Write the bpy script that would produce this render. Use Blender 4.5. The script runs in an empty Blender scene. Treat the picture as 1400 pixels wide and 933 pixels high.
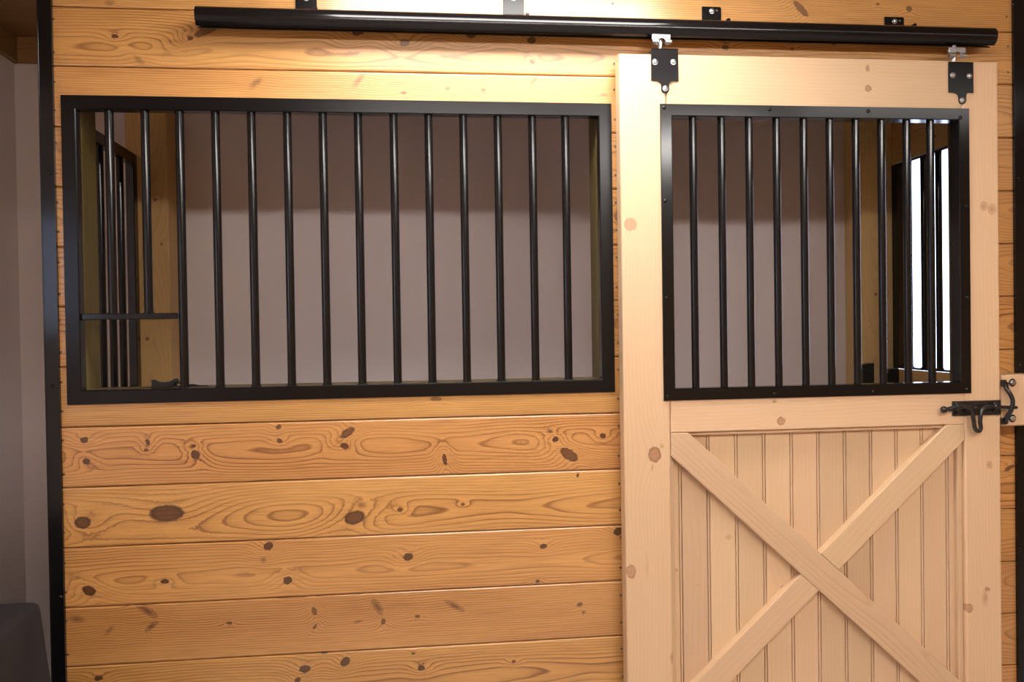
import bpy, bmesh, math, random
from mathutils import Vector, Matrix

random.seed(7)
scene = bpy.context.scene
COL = scene.collection

# ------------------------------------------------------------------ camera, world, exposure
F, YAW, PITCH, ROLL, DIST, HC = 1130.0, 0.1109906, -0.01265, -0.015067, 2.5, 1.63
_f = Vector((math.sin(YAW)*math.cos(PITCH), math.cos(YAW)*math.cos(PITCH), math.sin(PITCH)))
_r0 = Vector((math.cos(YAW), -math.sin(YAW), 0))
_u0 = _r0.cross(_f)
_r = _r0*math.cos(ROLL) + _u0*math.sin(ROLL)
_u = -_r0*math.sin(ROLL) + _u0*math.cos(ROLL)
CAM = Vector((0, -DIST, HC))
cd = bpy.data.cameras.new('camera')
cd.sensor_width = 36.0
cd.lens = F/1400*36.0
cd.clip_start = 0.05
cam = bpy.data.objects.new('camera', cd)
cam.matrix_world = Matrix(((_r.x, _u.x, -_f.x, CAM.x), (_r.y, _u.y, -_f.y, CAM.y), (_r.z, _u.z, -_f.z, CAM.z), (0, 0, 0, 1)))
COL.objects.link(cam)
scene.camera = cam

def at(px, py, Y):
    """photo pixel -> (X, Z) on the vertical plane at depth Y"""
    d = _r*(px-700) - _u*(py-466.5) + _f*F
    t = (Y+DIST)/d.y
    return CAM.x+d.x*t, CAM.z+d.z*t
def X(px, Y, py=466): return at(px, py, Y)[0]
def Z(py, Y, px=700): return at(px, py, Y)[1]

scene.view_settings.view_transform = 'Standard'
scene.view_settings.look = 'None'
scene.view_settings.gamma = 1.0
scene.view_settings.exposure = -0.14
scene.view_settings.use_curve_mapping = False

w = bpy.data.worlds.new('daylight')
w.use_nodes = True
w.node_tree.nodes['Background'].inputs[0].default_value = (0.60, 0.70, 1.0, 1)
w.node_tree.nodes['Background'].inputs[1].default_value = 8.0
scene.world = w

LAMP_WALL = 36.0      # emission of the flat panel light close to the plank wall
LAMP_AISLE = 61.0     # emission of the wrap-round aisle lights
LAMP_SIDE = 7.0      # emission of the dimmer panel near the right wall
LAMP_COLOR = (1.0, 0.95, 0.90)

# ------------------------------------------------------------------ materials
def principled(name, color, rough=0.5, metal=0.0, spec=0.5, coat=0.0):
    m = bpy.data.materials.new(name); m.use_nodes = True
    b = m.node_tree.nodes['Principled BSDF']
    b.inputs['Base Color'].default_value = (*color, 1)
    b.inputs['Roughness'].default_value = rough
    b.inputs['Metallic'].default_value = metal
    b.inputs['Specular IOR Level'].default_value = spec
    b.inputs['Coat Weight'].default_value = coat
    b.inputs['Coat Roughness'].default_value = 0.15
    return m

def noisy(name, c1, c2, scale, rough=0.6, detail=4, bump=0.0, stretch=(1, 1, 1), spec=0.5, metal=0.0):
    m = principled(name, c1, rough, metal, spec)
    nt = m.node_tree; N = nt.nodes; L = nt.links
    tc = N.new('ShaderNodeTexCoord'); mp = N.new('ShaderNodeMapping'); mp.inputs['Scale'].default_value = stretch
    nz = N.new('ShaderNodeTexNoise'); nz.inputs['Scale'].default_value = scale; nz.inputs['Detail'].default_value = detail
    mx = N.new('ShaderNodeMix'); mx.data_type = 'RGBA'
    mx.inputs[6].default_value = (*c1, 1); mx.inputs[7].default_value = (*c2, 1)
    L.new(tc.outputs['Object'], mp.inputs[0]); L.new(mp.outputs[0], nz.inputs[0]); L.new(nz.outputs[0], mx.inputs[0])
    L.new(mx.outputs[2], N['Principled BSDF'].inputs['Base Color'])
    if bump:
        bp = N.new('ShaderNodeBump'); bp.inputs['Strength'].default_value = bump; bp.inputs['Distance'].default_value = 0.002
        L.new(nz.outputs[0], bp.inputs['Height']); L.new(bp.outputs[0], N['Principled BSDF'].inputs['Normal'])
    return m

def emitter(name, color, s):
    m = bpy.data.materials.new(name); m.use_nodes = True
    nt = m.node_tree; nt.nodes.clear()
    e = nt.nodes.new('ShaderNodeEmission'); o = nt.nodes.new('ShaderNodeOutputMaterial')
    e.inputs[0].default_value = (*color, 1); e.inputs[1].default_value = s
    nt.links.new(e.outputs[0], o.inputs[0])
    return m

def knot_group():
    g = bpy.data.node_groups.new('knot', 'ShaderNodeTree')
    I = g.interface
    for n, t in (('P', 'NodeSocketVector'), ('Centre', 'NodeSocketVector'), ('A', 'NodeSocketVector'), ('B', 'NodeSocketVector'),
                 ('Amount', 'NodeSocketFloat'), ('Bend', 'NodeSocketFloat'), ('Soft', 'NodeSocketFloat'),
                 ('Warp', 'NodeSocketFloat'), ('Mask', 'NodeSocketFloat'), ('Rim', 'NodeSocketFloat')):
        I.new_socket(n, in_out='INPUT', socket_type=t)
    for n in ('Warp', 'Mask', 'Rim'):
        I.new_socket(n, in_out='OUTPUT', socket_type='NodeSocketFloat')
    N = g.nodes; L = g.links
    gi = N.new('NodeGroupInput'); go = N.new('NodeGroupOutput')
    def vm(op, a, b):
        n = N.new('ShaderNodeVectorMath'); n.operation = op
        L.new(a, n.inputs[0]); L.new(b, n.inputs[1])
        return n.outputs['Value'] if op == 'DOT_PRODUCT' else n.outputs[0]
    def mt(op, *ar):
        n = N.new('ShaderNodeMath'); n.operation = op
        for i, a in enumerate(ar):
            if isinstance(a, (int, float)): n.inputs[i].default_value = a
            else: L.new(a, n.inputs[i])
        return n.outputs[0]
    d = vm('SUBTRACT', gi.outputs['P'], gi.outputs['Centre'])
    a = vm('DOT_PRODUCT', d, gi.outputs['A']); b = vm('DOT_PRODUCT', d, gi.outputs['B'])
    a2 = mt('MULTIPLY', a, a); b2 = mt('MULTIPLY', b, b)
    r2 = mt('ADD', a2, b2); r = mt('SQRT', r2)
    # wide halo that bends the rings round the knot
    h = mt('ADD', mt('MULTIPLY', a2, 0.07), mt('MULTIPLY', b2, 0.16))
    e = mt('POWER', 2.718, mt('MULTIPLY', h, -1.0))
    wv = mt('MULTIPLY', e, gi.outputs['Bend'])
    L.new(mt('ADD', gi.outputs['Warp'], wv), go.inputs['Warp'])
    # disc
    disc = N.new('ShaderNodeMapRange'); disc.interpolation_type = 'SMOOTHSTEP'
    L.new(r, disc.inputs['Value'])
    L.new(gi.outputs['Soft'], disc.inputs['From Min']); disc.inputs['From Max'].default_value = 1.12
    disc.inputs['To Min'].default_value = 1.0; disc.inputs['To Max'].default_value = 0.0
    m = mt('MULTIPLY', disc.outputs[0], gi.outputs['Amount'])
    L.new(mt('MAXIMUM', gi.outputs['Mask'], m), go.inputs['Mask'])
    rim = mt('SUBTRACT', 1.0, mt('MINIMUM', 1.0, mt('MULTIPLY', mt('ABSOLUTE', mt('SUBTRACT', r, 0.88)), 4.5)))
    L.new(mt('MAXIMUM', gi.outputs['Rim'], mt('MULTIPLY', rim, mt('MAXIMUM', 0.0, mt('MULTIPLY', mt('SUBTRACT', gi.outputs['Amount'], 0.65), 3.0)))), go.inputs['Rim'])
    return g
KNOT = knot_group()

STAIN = dict(light=(0.66, 0.355, 0.118), mid=(0.54, 0.245, 0.064), dark=(0.17, 0.050, 0.010), knot=(0.045, 0.015, 0.007), rim=(0.018, 0.007, 0.004), rough=0.33, ring=1.0)
PALE = dict(light=(0.655, 0.46, 0.29), mid=(0.605, 0.405, 0.24), dark=(0.49, 0.29, 0.15), knot=(0.34, 0.16, 0.085), rim=(0.20, 0.085, 0.04), rough=0.40, ring=0.34)
BRACE = dict(PALE, ring=0.62)
PANEL = dict(PALE, ring=0.2)
TIMBER = dict(light=(0.62, 0.385, 0.155), mid=(0.54, 0.315, 0.115), dark=(0.42, 0.215, 0.07), knot=(0.14, 0.05, 0.02), rim=(0.05, 0.02, 0.01), rough=0.5, ring=0.5)
OLIVE = dict(light=(0.12, 0.085, 0.020), mid=(0.095, 0.066, 0.015), dark=(0.06, 0.038, 0.009), knot=(0.10, 0.06, 0.02), rim=(0.05, 0.03, 0.01), rough=0.6, ring=0.6)
CEIL = dict(light=(0.34, 0.19, 0.07), mid=(0.27, 0.145, 0.05), dark=(0.18, 0.085, 0.028), knot=(0.08, 0.03, 0.01), rim=(0.04, 0.016, 0.008), rough=0.5, ring=0.5)

def wood(name, pal, axis='X', knots=(), pith=0.0, depth=0.055, sway=0.05, pitch=0.0075, seed=0.0, across='Z'):
    """pine: growth rings cut through a tapering log, bent round each knot; knots = (u, v, ru, rv, angle, amount)"""
    m = bpy.data.materials.new(name); m.use_nodes = True
    nt = m.node_tree; N = nt.nodes; L = nt.links
    B = N['Principled BSDF']
    def mt(op, *ar):
        n = N.new('ShaderNodeMath'); n.operation = op
        for i, a in enumerate(ar):
            if isinstance(a, (int, float)): n.inputs[i].default_value = a
            else: L.new(a, n.inputs[i])
        return n.outputs[0]
    tc = N.new('ShaderNodeTexCoord'); sp = N.new('ShaderNodeSeparateXYZ'); L.new(tc.outputs['Object'], sp.inputs[0])
    oi = N.new('ShaderNodeObjectInfo')
    rnd = oi.outputs['Random']
    idx = {'X': 0, 'Y': 1, 'Z': 2}
    u, v = sp.outputs[idx[axis]], sp.outputs[idx[across]]
    third = sp.outputs[3-idx[axis]-idx[across]]
    cb = N.new('ShaderNodeCombineXYZ'); L.new(u, cb.inputs[0]); L.new(v, cb.inputs[1])
    P = cb.outputs[0]
    wseed = mt('ADD', mt('MULTIPLY', rnd, 37.0), seed)
    def noise(su, sv, detail, scale=1.0, rough=0.5):
        mp = N.new('ShaderNodeVectorMath'); mp.operation = 'MULTIPLY'; L.new(P, mp.inputs[0]); mp.inputs[1].default_value = (su, sv, 1)
        n = N.new('ShaderNodeTexNoise'); n.noise_dimensions = '4D'
        n.inputs['Scale'].default_value = scale; n.inputs['Detail'].default_value = detail; n.inputs['Roughness'].default_value = rough
        L.new(mp.outputs[0], n.inputs['Vector']); L.new(wseed, n.inputs['W'])
        return n.outputs[0]
    warp = mask = rim = None
    jn = N.new('ShaderNodeTexNoise'); jn.inputs['Scale'].default_value = 95.0; jn.inputs['Detail'].default_value = 2.0; L.new(P, jn.inputs['Vector'])
    js = N.new('ShaderNodeVectorMath'); js.operation = 'SUBTRACT'; L.new(jn.outputs['Color'], js.inputs[0]); js.inputs[1].default_value = (.5, .5, .5)
    jm = N.new('ShaderNodeVectorMath'); jm.operation = 'MULTIPLY_ADD'; L.new(js.outputs[0], jm.inputs[0]); jm.inputs[1].default_value = (.011, .008, 0); L.new(P, jm.inputs[2])
    PK = jm.outputs[0]
    for (ku, kv, ru, rv, ang, amt) in knots:
        g = N.new('ShaderNodeGroup'); g.node_tree = KNOT
        ca, sa = math.cos(math.radians(ang)), math.sin(math.radians(ang))
        L.new(PK, g.inputs['P'])
        g.inputs['Centre'].default_value = (ku, kv, 0)
        g.inputs['A'].default_value = (ca/ru, sa/ru, 0)
        g.inputs['B'].default_value = (-sa/rv, ca/rv, 0)
        faint = amt < 0.7
        if faint: amt = min(.8, amt*1.35)
        g.inputs['Amount'].default_value = amt
        g.inputs['Bend'].default_value = min(0.030, 1.6*rv+0.002) * (0.3 if faint else 1)
        g.inputs['Soft'].default_value = 0.1 if faint else 0.82
        if warp is not None:
            L.new(warp, g.inputs['Warp']); L.new(mask, g.inputs['Mask']); L.new(rim, g.inputs['Rim'])
        warp, mask, rim = g.outputs['Warp'], g.outputs['Mask'], g.outputs['Rim']
    n1 = noise(0.9, 1.5, 2)
    n2 = noise(3.5, 14, 2)
    n3 = noise(9, 420, 2)
    n4 = noise(1.2, 9, 3)
    v0 = mt('ADD', v, mt('ADD', -pith, mt('MULTIPLY', mt('SUBTRACT', rnd, 0.5), 0.05)))
    dd = mt('ADD', depth, mt('MULTIPLY', mt('SUBTRACT', n1, 0.5), sway*4))
    dd = mt('ADD', dd, third)
    R = mt('SQRT', mt('ADD', mt('MULTIPLY', v0, v0), mt('MULTIPLY', dd, dd)))
    R = mt('ADD', R, mt('MULTIPLY', n2, 0.010))
    if warp is not None: R = mt('ADD', R, warp)
    ph = mt('FRACT', mt('MULTIPLY', R, 1.0/pitch))
    cr = N.new('ShaderNodeValToRGB'); L.new(ph, cr.inputs[0])
    el = cr.color_ramp.elements
    el[0].position = 0.0; el[0].color = (0.0, 0, 0, 1)
    el[1].position = 1.0; el[1].color = (0.0, 0, 0, 1)
    for p, c in ((0.50, 0.10), (0.72, 0.35), (0.86, 1.0), (0.92, 0.80)):
        e = el.new(p); e.color = (c, c, c, 1)
    ringv = N.new('ShaderNodeRGBToBW'); L.new(cr.outputs[0], ringv.inputs[0])
    # rings fade in and out along the board
    fade = N.new('ShaderNodeMapRange'); L.new(n4, fade.inputs['Value'])
    fade.inputs['From Min'].default_value = 0.3; fade.inputs['From Max'].default_value = 0.68
    fade.inputs['To Min'].default_value = 0.30*pal['ring']; fade.inputs['To Max'].default_value = pal['ring']
    ring = mt('MULTIPLY', ringv.outputs[0], fade.outputs[0])
    def mix(fac, a, b):
        x = N.new('ShaderNodeMix'); x.data_type = 'RGBA'
        if isinstance(fac, (int, float)): x.inputs[0].default_value = fac
        else: L.new(fac, x.inputs[0])
        for s, c in ((6, a), (7, b)):
            if isinstance(c, tuple): x.inputs[s].default_value = (*c, 1)
            else: L.new(c, x.inputs[s])
        return x.outputs[2]
    base = mix(n4, pal['light'], pal['mid'])
    c = mix(ring, base, pal['dark'])
    fib = N.new('ShaderNodeMapRange'); L.new(n3, fib.inputs['Value'])
    fib.inputs['From Min'].default_value = 0.45; fib.inputs['From Max'].default_value = 0.8
    fib.inputs['To Min'].default_value = 0.0; fib.inputs['To Max'].default_value = 0.50*pal['ring']
    c = mix(fib.outputs[0], c, pal['dark'])
    if mask is not None:
        nk = noise(130, 130, 2)
        kc = mix(mt('MULTIPLY', nk, 0.6), pal['knot'], pal['dark'])
        c = mix(mask, c, kc)
        c = mix(mt('MULTIPLY', rim, 0.8), c, pal['rim'])
    hs = N.new('ShaderNodeHueSaturation'); L.new(c, hs.inputs['Color'])
    L.new(mt('ADD', 0.90, mt('MULTIPLY', rnd, 0.17)), hs.inputs['Value']); L.new(mt('ADD', 0.496, mt('MULTIPLY', mt('FRACT', mt('MULTIPLY', rnd, 7.3)), 0.008)), hs.inputs['Hue'])
    L.new(hs.outputs[0], B.inputs['Base Color'])
    B.inputs['Roughness'].default_value = pal['rough']
    B.inputs['Specular IOR Level'].default_value = 0.45
    if pal is STAIN: B.inputs['Coat Weight'].default_value = 1.0; B.inputs['Coat Roughness'].default_value = 0.31
    bp = N.new('ShaderNodeBump'); bp.inputs['Strength'].default_value = 0.25; bp.inputs['Distance'].default_value = 0.0006
    L.new(mt('ADD', ring, n3), bp.inputs['Height']); L.new(bp.outputs[0], B.inputs['Normal'])
    return m

M = {}
M['black'] = noisy('black_powder_coat', (0.0045, 0.004, 0.0045), (0.006, 0.005, 0.006), 60, rough=0.24, bump=0.02, spec=0.27)
M['black_gloss'] = noisy('black_gloss_enamel', (0.0045, 0.004, 0.0045), (0.006, 0.0055, 0.006), 30, rough=0.16, bump=0.008, spec=0.36)
M['black_iron'] = noisy('black_forged_iron', (0.012, 0.011, 0.012), (0.02, 0.018, 0.018), 90, rough=0.24, bump=0.1)
M['plastic'] = noisy('black_plastic', (0.006, 0.006, 0.006), (0.010, 0.010, 0.010), 50, rough=0.55)
M['zinc'] = noisy('zinc_plated_steel', (0.48, 0.49, 0.52), (0.58, 0.59, 0.61), 120, rough=0.3, metal=1.0)
M['screw'] = noisy('dark_screw_steel', (0.10, 0.08, 0.06), (0.17, 0.14, 0.11), 200, rough=0.4, metal=0.7)
M['drywall'] = noisy('painted_drywall', (0.74, 0.645, 0.63), (0.77, 0.67, 0.655), 2.5, rough=0.75, spec=0.3)
M['white'] = noisy('white_paint', (0.78, 0.78, 0.77), (0.82, 0.82, 0.81), 10, rough=0.4)
M['floor'] = noisy('grey_concrete', (0.46, 0.41, 0.38), (0.54, 0.48, 0.44), 5, rough=0.6)
M['cloth'] = noisy('charcoal_cloth', (0.024, 0.020, 0.021), (0.034, 0.029, 0.030), 7, rough=0.95, bump=0.15, detail=8, spec=0.1)
M['tube_side'] = emitter('side_panel_glow', LAMP_COLOR, LAMP_SIDE)
M['tube_wall'] = emitter('wall_tube_glow', LAMP_COLOR, LAMP_WALL)
M['tube_aisle'] = emitter('aisle_tube_glow', LAMP_COLOR, LAMP_AISLE)
def glass():
    m = bpy.data.materials.new('window_glass'); m.use_nodes = True
    nt = m.node_tree; nt.nodes.clear(); N = nt.nodes
    t = N.new('ShaderNodeBsdfTransparent'); g = N.new('ShaderNodeBsdfGlossy'); lw = N.new('ShaderNodeLayerWeight'); fr = N.new('ShaderNodeMath'); fr.operation = 'POWER'; fr.inputs[1].default_value = 5.0; x = N.new('ShaderNodeMixShader'); o = N.new('ShaderNodeOutputMaterial')
    g.inputs['Roughness'].default_value = 0.02; lw.inputs[0].default_value = 0.5; nt.links.new(lw.outputs['Facing'], fr.inputs[0])
    nt.links.new(fr.outputs[0], x.inputs[0]); nt.links.new(t.outputs[0], x.inputs[1]); nt.links.new(g.outputs[0], x.inputs[2]); nt.links.new(x.outputs[0], o.inputs[0])
    return m
M['glass'] = glass()
M['olive'] = wood('treated_framing_pine', OLIVE, 'Z', across='X', seed=3)
M['stain'] = wood('stained_pine', STAIN, 'X', seed=1, depth=0.09, pitch=.0068)
M['timber'] = wood('timber_post_pine', TIMBER, 'Z', across='X', seed=5, depth=0.08, knots=[(0.55, 0.03, .006, .006, 0, .9), (0.20, -0.04, .005, .007, 0, .9), (0.38, 0.05, .006, .005, 0, .8), (0.02, -0.01, .007, .006, 0, .9)])
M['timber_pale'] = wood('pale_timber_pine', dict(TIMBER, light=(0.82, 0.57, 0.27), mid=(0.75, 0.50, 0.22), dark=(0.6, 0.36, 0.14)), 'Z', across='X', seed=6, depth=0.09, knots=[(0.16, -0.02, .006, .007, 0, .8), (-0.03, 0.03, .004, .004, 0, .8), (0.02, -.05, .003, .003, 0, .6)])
M['part'] = wood('partition_pine', TIMBER, 'Y', across='Z', seed=8, depth=0.08, knots=[(0.05, 0.0, .016, .007, 0, .9)])
M['ceil'] = wood('ceiling_pine', CEIL, 'X', across='Y', seed=11, depth=0.1)
M['clad'] = wood('wall_cladding_pine', TIMBER, 'X', across='Z', seed=17, depth=0.1)
M['trim'] = wood('cornice_pine', CEIL, 'X', across='Z', seed=13, depth=0.1)

# ------------------------------------------------------------------ object helpers
WORLD = {}
def tag(o, label=None, cat=None, group=None, kind=None):
    if label: o['label'] = label
    if cat: o['category'] = cat
    if group: o['group'] = group
    if kind: o['kind'] = kind
    return o
def empty(name, loc, label=None, cat=None, group=None, kind=None):
    o = bpy.data.objects.new(name, None); o.empty_display_size = 0.05
    o.location = loc; COL.objects.link(o); WORLD[o.name] = Vector(loc)
    return tag(o, label, cat, group, kind)
def put(name, me, loc, parent=None, rot=None):
    o = bpy.data.objects.new(name, me); COL.objects.link(o)
    loc = Vector(loc); WORLD[o.name] = loc
    if parent is not None:
        o.parent = parent; o.location = loc - WORLD[parent.name]
    else:
        o.location = loc
    if rot: o.rotation_euler = rot
    return o
def mesh(bm, name, mat, origin=(0, 0, 0), rot=None, smooth=None):
    Mx = Matrix.Translation(-Vector(origin))
    if rot: Mx = rot.inverted().to_4x4() @ Mx
    bm.transform(Mx)
    bmesh.ops.recalc_face_normals(bm, faces=bm.faces)
    me = bpy.data.meshes.new(name); bm.to_mesh(me); bm.free()
    me.materials.append(mat)
    if smooth is not None:
        me.shade_smooth()
        try: me.set_sharp_from_angle(angle=math.radians(smooth))
        except Exception: pass
    return me
def make(name, bm, mat, origin=(0, 0, 0), parent=None, smooth=None):
    return put(name, mesh(bm, name, mat, origin, smooth=smooth), origin, parent)

def box(bm, lo, hi, bev=0.0, seg=1):
    lo, hi = Vector(lo), Vector(hi)
    c = (lo+hi)/2; s = hi-lo
    r = bmesh.ops.create_cube(bm, size=1.0, matrix=Matrix.Translation(c) @ Matrix.Diagonal((abs(s.x), abs(s.y), abs(s.z), 1)))
    if bev:
        es = list({e for v in r['verts'] for e in v.link_edges})
        bmesh.ops.bevel(bm, geom=es, offset=bev, segments=seg, affect='EDGES', profile=0.5)
def prism(bm, outline, y0, y1, bev=0.0, seg=1):
    """outline of (x, z) points, front face at y0 (towards the aisle), back at y1; bev chamfers the front rim"""
    a = [bm.verts.new((x, y0, z)) for x, z in outline]
    b = [bm.verts.new((x, y1, z)) for x, z in outline]
    n = len(a)
    f = bm.faces.new(a); bm.faces.new(b[::-1])
    for i in range(n): bm.faces.new((a[i], b[i], b[(i+1) % n], a[(i+1) % n]))
    if bev: bmesh.ops.bevel(bm, geom=list(f.edges), offset=bev, segments=seg, affect='EDGES', profile=0.5)
def basis(d):
    d = Vector(d).normalized()
    h = Vector((0, 0, 1)) if abs(d.z) < 0.9 else Vector((1, 0, 0))
    x = d.cross(h).normalized(); return x, d.cross(x).normalized(), d
def rod(bm, p0, p1, r, n=16, r1=None):
    p0, p1 = Vector(p0), Vector(p1); x, y, d = basis(p1-p0); r1 = r if r1 is None else r1
    A = [bm.verts.new(p0 + (x*math.cos(2*math.pi*i/n)+y*math.sin(2*math.pi*i/n))*r) for i in range(n)]
    B = [bm.verts.new(p1 + (x*math.cos(2*math.pi*i/n)+y*math.sin(2*math.pi*i/n))*r1) for i in range(n)]
    for i in range(n): bm.faces.new((A[i], A[(i+1) % n], B[(i+1) % n], B[i]))
    bm.faces.new(A[::-1]); bm.faces.new(B)
def lathe(bm, p0, d, prof, n=14):
    """prof: (distance along d, radius) pairs"""
    x, y, d = basis(d); p0 = Vector(p0); rings = []
    for t, r in prof:
        rings.append([bm.verts.new(p0 + d*t + (x*math.cos(2*math.pi*i/n)+y*math.sin(2*math.pi*i/n))*max(r, 1e-5)) for i in range(n)])
    for a, b in zip(rings, rings[1:]):
        for i in range(n): bm.faces.new((a[i], a[(i+1) % n], b[(i+1) % n], b[i]))
    bm.faces.new(rings[0][::-1]); bm.faces.new(rings[-1])
def smoothpath(pts, k=6):
    P = [Vector(p) for p in pts]; P = [P[0]*2-P[1]] + P + [P[-1]*2-P[-2]]; out = []
    for i in range(1, len(P)-2):
        for j in range(k):
            t = j/k; a, b, c, d = P[i-1:i+3]
            out.append(0.5*((2*b)+(c-a)*t+(2*a-5*b+4*c-d)*t*t+(3*b-a-3*c+d)*t*t*t))
    out.append(P[-2]); return out
def tube(bm, pts, r, n=10, k=6, radii=None):
    P = smoothpath(pts, k); rings = []; up = None
    for i, p in enumerate(P):
        t = (P[min(i+1, len(P)-1)]-P[max(i-1, 0)]).normalized()
        if up is None: up = basis(t)[0]
        up = (up - t*up.dot(t)).normalized(); s = t.cross(up)
        rr = r if radii is None else radii[0]+(radii[1]-radii[0])*i/(len(P)-1)
        rings.append([bm.verts.new(p+(up*math.cos(2*math.pi*j/n)+s*math.sin(2*math.pi*j/n))*rr) for j in range(n)])
    for a, b in zip(rings, rings[1:]):
        for j in range(n): bm.faces.new((a[j], a[(j+1) % n], b[(j+1) % n], b[j]))
    bm.faces.new(rings[0][::-1]); bm.faces.new(rings[-1])
def BM(): return bmesh.new()

# shared little pieces
def screw_mesh(name, r, h, mat):
    bm = BM(); lathe(bm, (0, 0, 0), (0, -1, 0), [(0, r), (h*0.5, r), (h*0.9, r*0.7), (h, r*0.35), (h*0.55, r*0.3)], 12)
    return mesh(bm, name, mat, smooth=40)
SCREW = screw_mesh('screw', 0.0036, 0.0014, M['screw'])
SCREW_BLACK = screw_mesh('screw', 0.0058, 0.0035, M['black_gloss'])
def bolt_mesh():
    bm = BM(); lathe(bm, (0, 0, 0), (0, -1, 0), [(0, .0085), (.0016, .0085), (.0018, .0070), (.005, .0066), (.0066, .0045), (.0068, .0022), (.005, .002)], 16)
    return mesh(bm, 'bolt', M['zinc'], smooth=35)
BOLT = bolt_mesh()

# ------------------------------------------------------------------ the room
RX0, RX1, RY0, RY1, RH = X(24, 0.93, 300), 4.3, -5.2, 0.93, 2.80
def wall_with_holes(name, label, mat, a0, a1, h, t, holes, y, sgn):
    """wall parallel to X at depth y, thickness t away from the room (sgn), holes = (x0, x1, z0, z1)"""
    bm = BM(); xs = a0
    for (x0, x1, z0, z1) in sorted(holes):
        box(bm, (xs, y, 0), (x0, y+sgn*t, h)); box(bm, (x0, y, 0), (x1, y+sgn*t, z0)); box(bm, (x0, y, z1), (x1, y+sgn*t, h)); xs = x1
    box(bm, (xs, y, 0), (a1, y+sgn*t, h))
    return tag(make(name, bm, mat), label, 'wall', kind='structure')
bm = BM(); box(bm, (RX0-.1, RY0-.1, -0.1), (RX1+.1, RY1+.1, 0))
tag(make('floor', bm, M['floor']), 'grey concrete showroom floor under the stall front', 'floor', kind='structure')
BW = (1.86, 2.95, 1.15, 2.50)
wall_with_holes('wall_back', 'plain off-white painted wall behind the stall bars', M['drywall'], RX0-.1, RX1+.1, RH, 0.12, [BW], RY1, 1)
LW = (-1.75, -1.12, 1.62, 2.20)   # y0, y1, z0, z1 of the window in the left wall
wall_with_holes('wall_rear', 'honey stained wooden wall opposite the stall', M['clad'], RX0-.1, RX1+.1, RH, 0.12, [], RY0, -1)
bm = BM()
for y0, y1, z0, z1 in ((RY0, LW[0], 0, RH), (LW[1], RY1, 0, RH), (LW[0], LW[1], 0, LW[2]), (LW[0], LW[1], LW[3], RH)): box(bm, (RX0-.12, y0, z0), (RX0, y1, z1))
tag(make('wall_left', bm, M['drywall']), 'plain off-white side wall at the left edge', 'wall', kind='structure')
bm = BM(); box(bm, (RX1, RY0, 0), (RX1+.12, RY1, RH))
tag(make('wall_right', bm, M['clad']), 'honey stained wooden side wall beyond the right post', 'wall', kind='structure')
bm = BM(); box(bm, (RX0-.12, RY0-.12, RH+.02), (RX1+.12, RY1+.12, RH+.1))
ceil = tag(make('ceiling', bm, M['trim']), 'dark stained board ceiling above the left corner', 'ceiling', kind='structure')
ny = 36; bw = (RY1-RY0)/ny
bm = BM(); box(bm, (-(RX1-RX0)/2, -bw/2+.0012, 0), ((RX1-RX0)/2, bw/2-.0012, .02), .003)
cb = mesh(bm, 'ceiling_board', M['ceil'])
for i in range(ny): put('ceiling_board', cb, ((RX0+RX1)/2, RY0+bw*(i+.5), RH), ceil)
def strip(name, lo, hi, label):
    bm = BM(); box(bm, lo, hi, .003)
    c = (Vector(lo)+Vector(hi))/2
    return tag(make(name, bm, M['trim'], c), label, 'trim', kind='structure')
strip('trim_1', (RX0+.02, RY1-.02, RH-.10), (-1.2, RY1, RH), 'stained wooden cornice board along the back wall')
strip('trim_2', (RX0, RY0, RH-.10), (RX0+.02, RY1, RH), 'stained wooden cornice board along the left side wall')

def window(name, x0, x1, z0, z1, y, sgn, label, mull=1):
    e = empty(name, ((x0+x1)/2, y, z0), label, 'window', kind='structure')
    t = 0.045; ya, yb = sorted((y+sgn*.03, y+sgn*.09))
    bm = BM()
    for lo, hi in (((x0, ya, z0), (x0+t, yb, z1)), ((x1-t, ya, z0), (x1, yb, z1)), ((x0+t, ya, z0), (x1-t, yb, z0+t)), ((x0+t, ya, z1-t), (x1-t, yb, z1))):
        box(bm, lo, hi, .003)
    make('window_frame', bm, M['white'], ((x0+x1)/2, y, z0), e)
    xs = [x0+t+(x1-x0-2*t)*i/(mull+1) for i in range(mull+2)]
    for i in range(mull+1):
        bm = BM(); box(bm, (xs[i]+.001, y+sgn*.058, z0+t), (xs[i+1]-.001, y+sgn*.062, z1-t))
        make('pane', bm, M['glass'], ((xs[i]+xs[i+1])/2, y+sgn*.06, z0), e)
        if i:
            bm = BM(); box(bm, (xs[i]-.015, ya+.004, z0+t), (xs[i]+.015, yb-.004, z1-t), .002)
            make('mullion', bm, M['white'], (xs[i], y, z0), e)
    # daylight portal in the opening
    l = bpy.data.lights.new('daylight_portal', 'AREA'); l.shape = 'RECTANGLE'; l.size = x1-x0; l.size_y = z1-z0
    l.cycles.is_portal = True
    o = bpy.data.objects.new('daylight_portal', l); COL.objects.link(o)
    o.location = ((x0+x1)/2, y+sgn*.11, (z0+z1)/2)
    o.rotation_euler = (math.radians(-90 if sgn > 0 else 90), 0, 0)
    return e
window('window_1', *BW, RY1, 1, 'bright white window seen through the right side grille', 1)
w2 = window('window_2', LW[0], LW[1], LW[2], LW[3], 0, 1, 'white framed daylight window in the left side wall', 1)
w2.rotation_euler = (0, 0, math.radians(90)); w2.location = (RX0, (LW[0]+LW[1])/2, LW[2])
prt = bpy.data.objects['daylight_portal.001']
prt.location = (RX0-.11, (LW[0]+LW[1])/2, (LW[2]+LW[3])/2); prt.rotation_euler = (0, math.radians(-90), 0); prt.data.size, prt.data.size_y = LW[3]-LW[2], LW[1]-LW[0]

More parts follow.
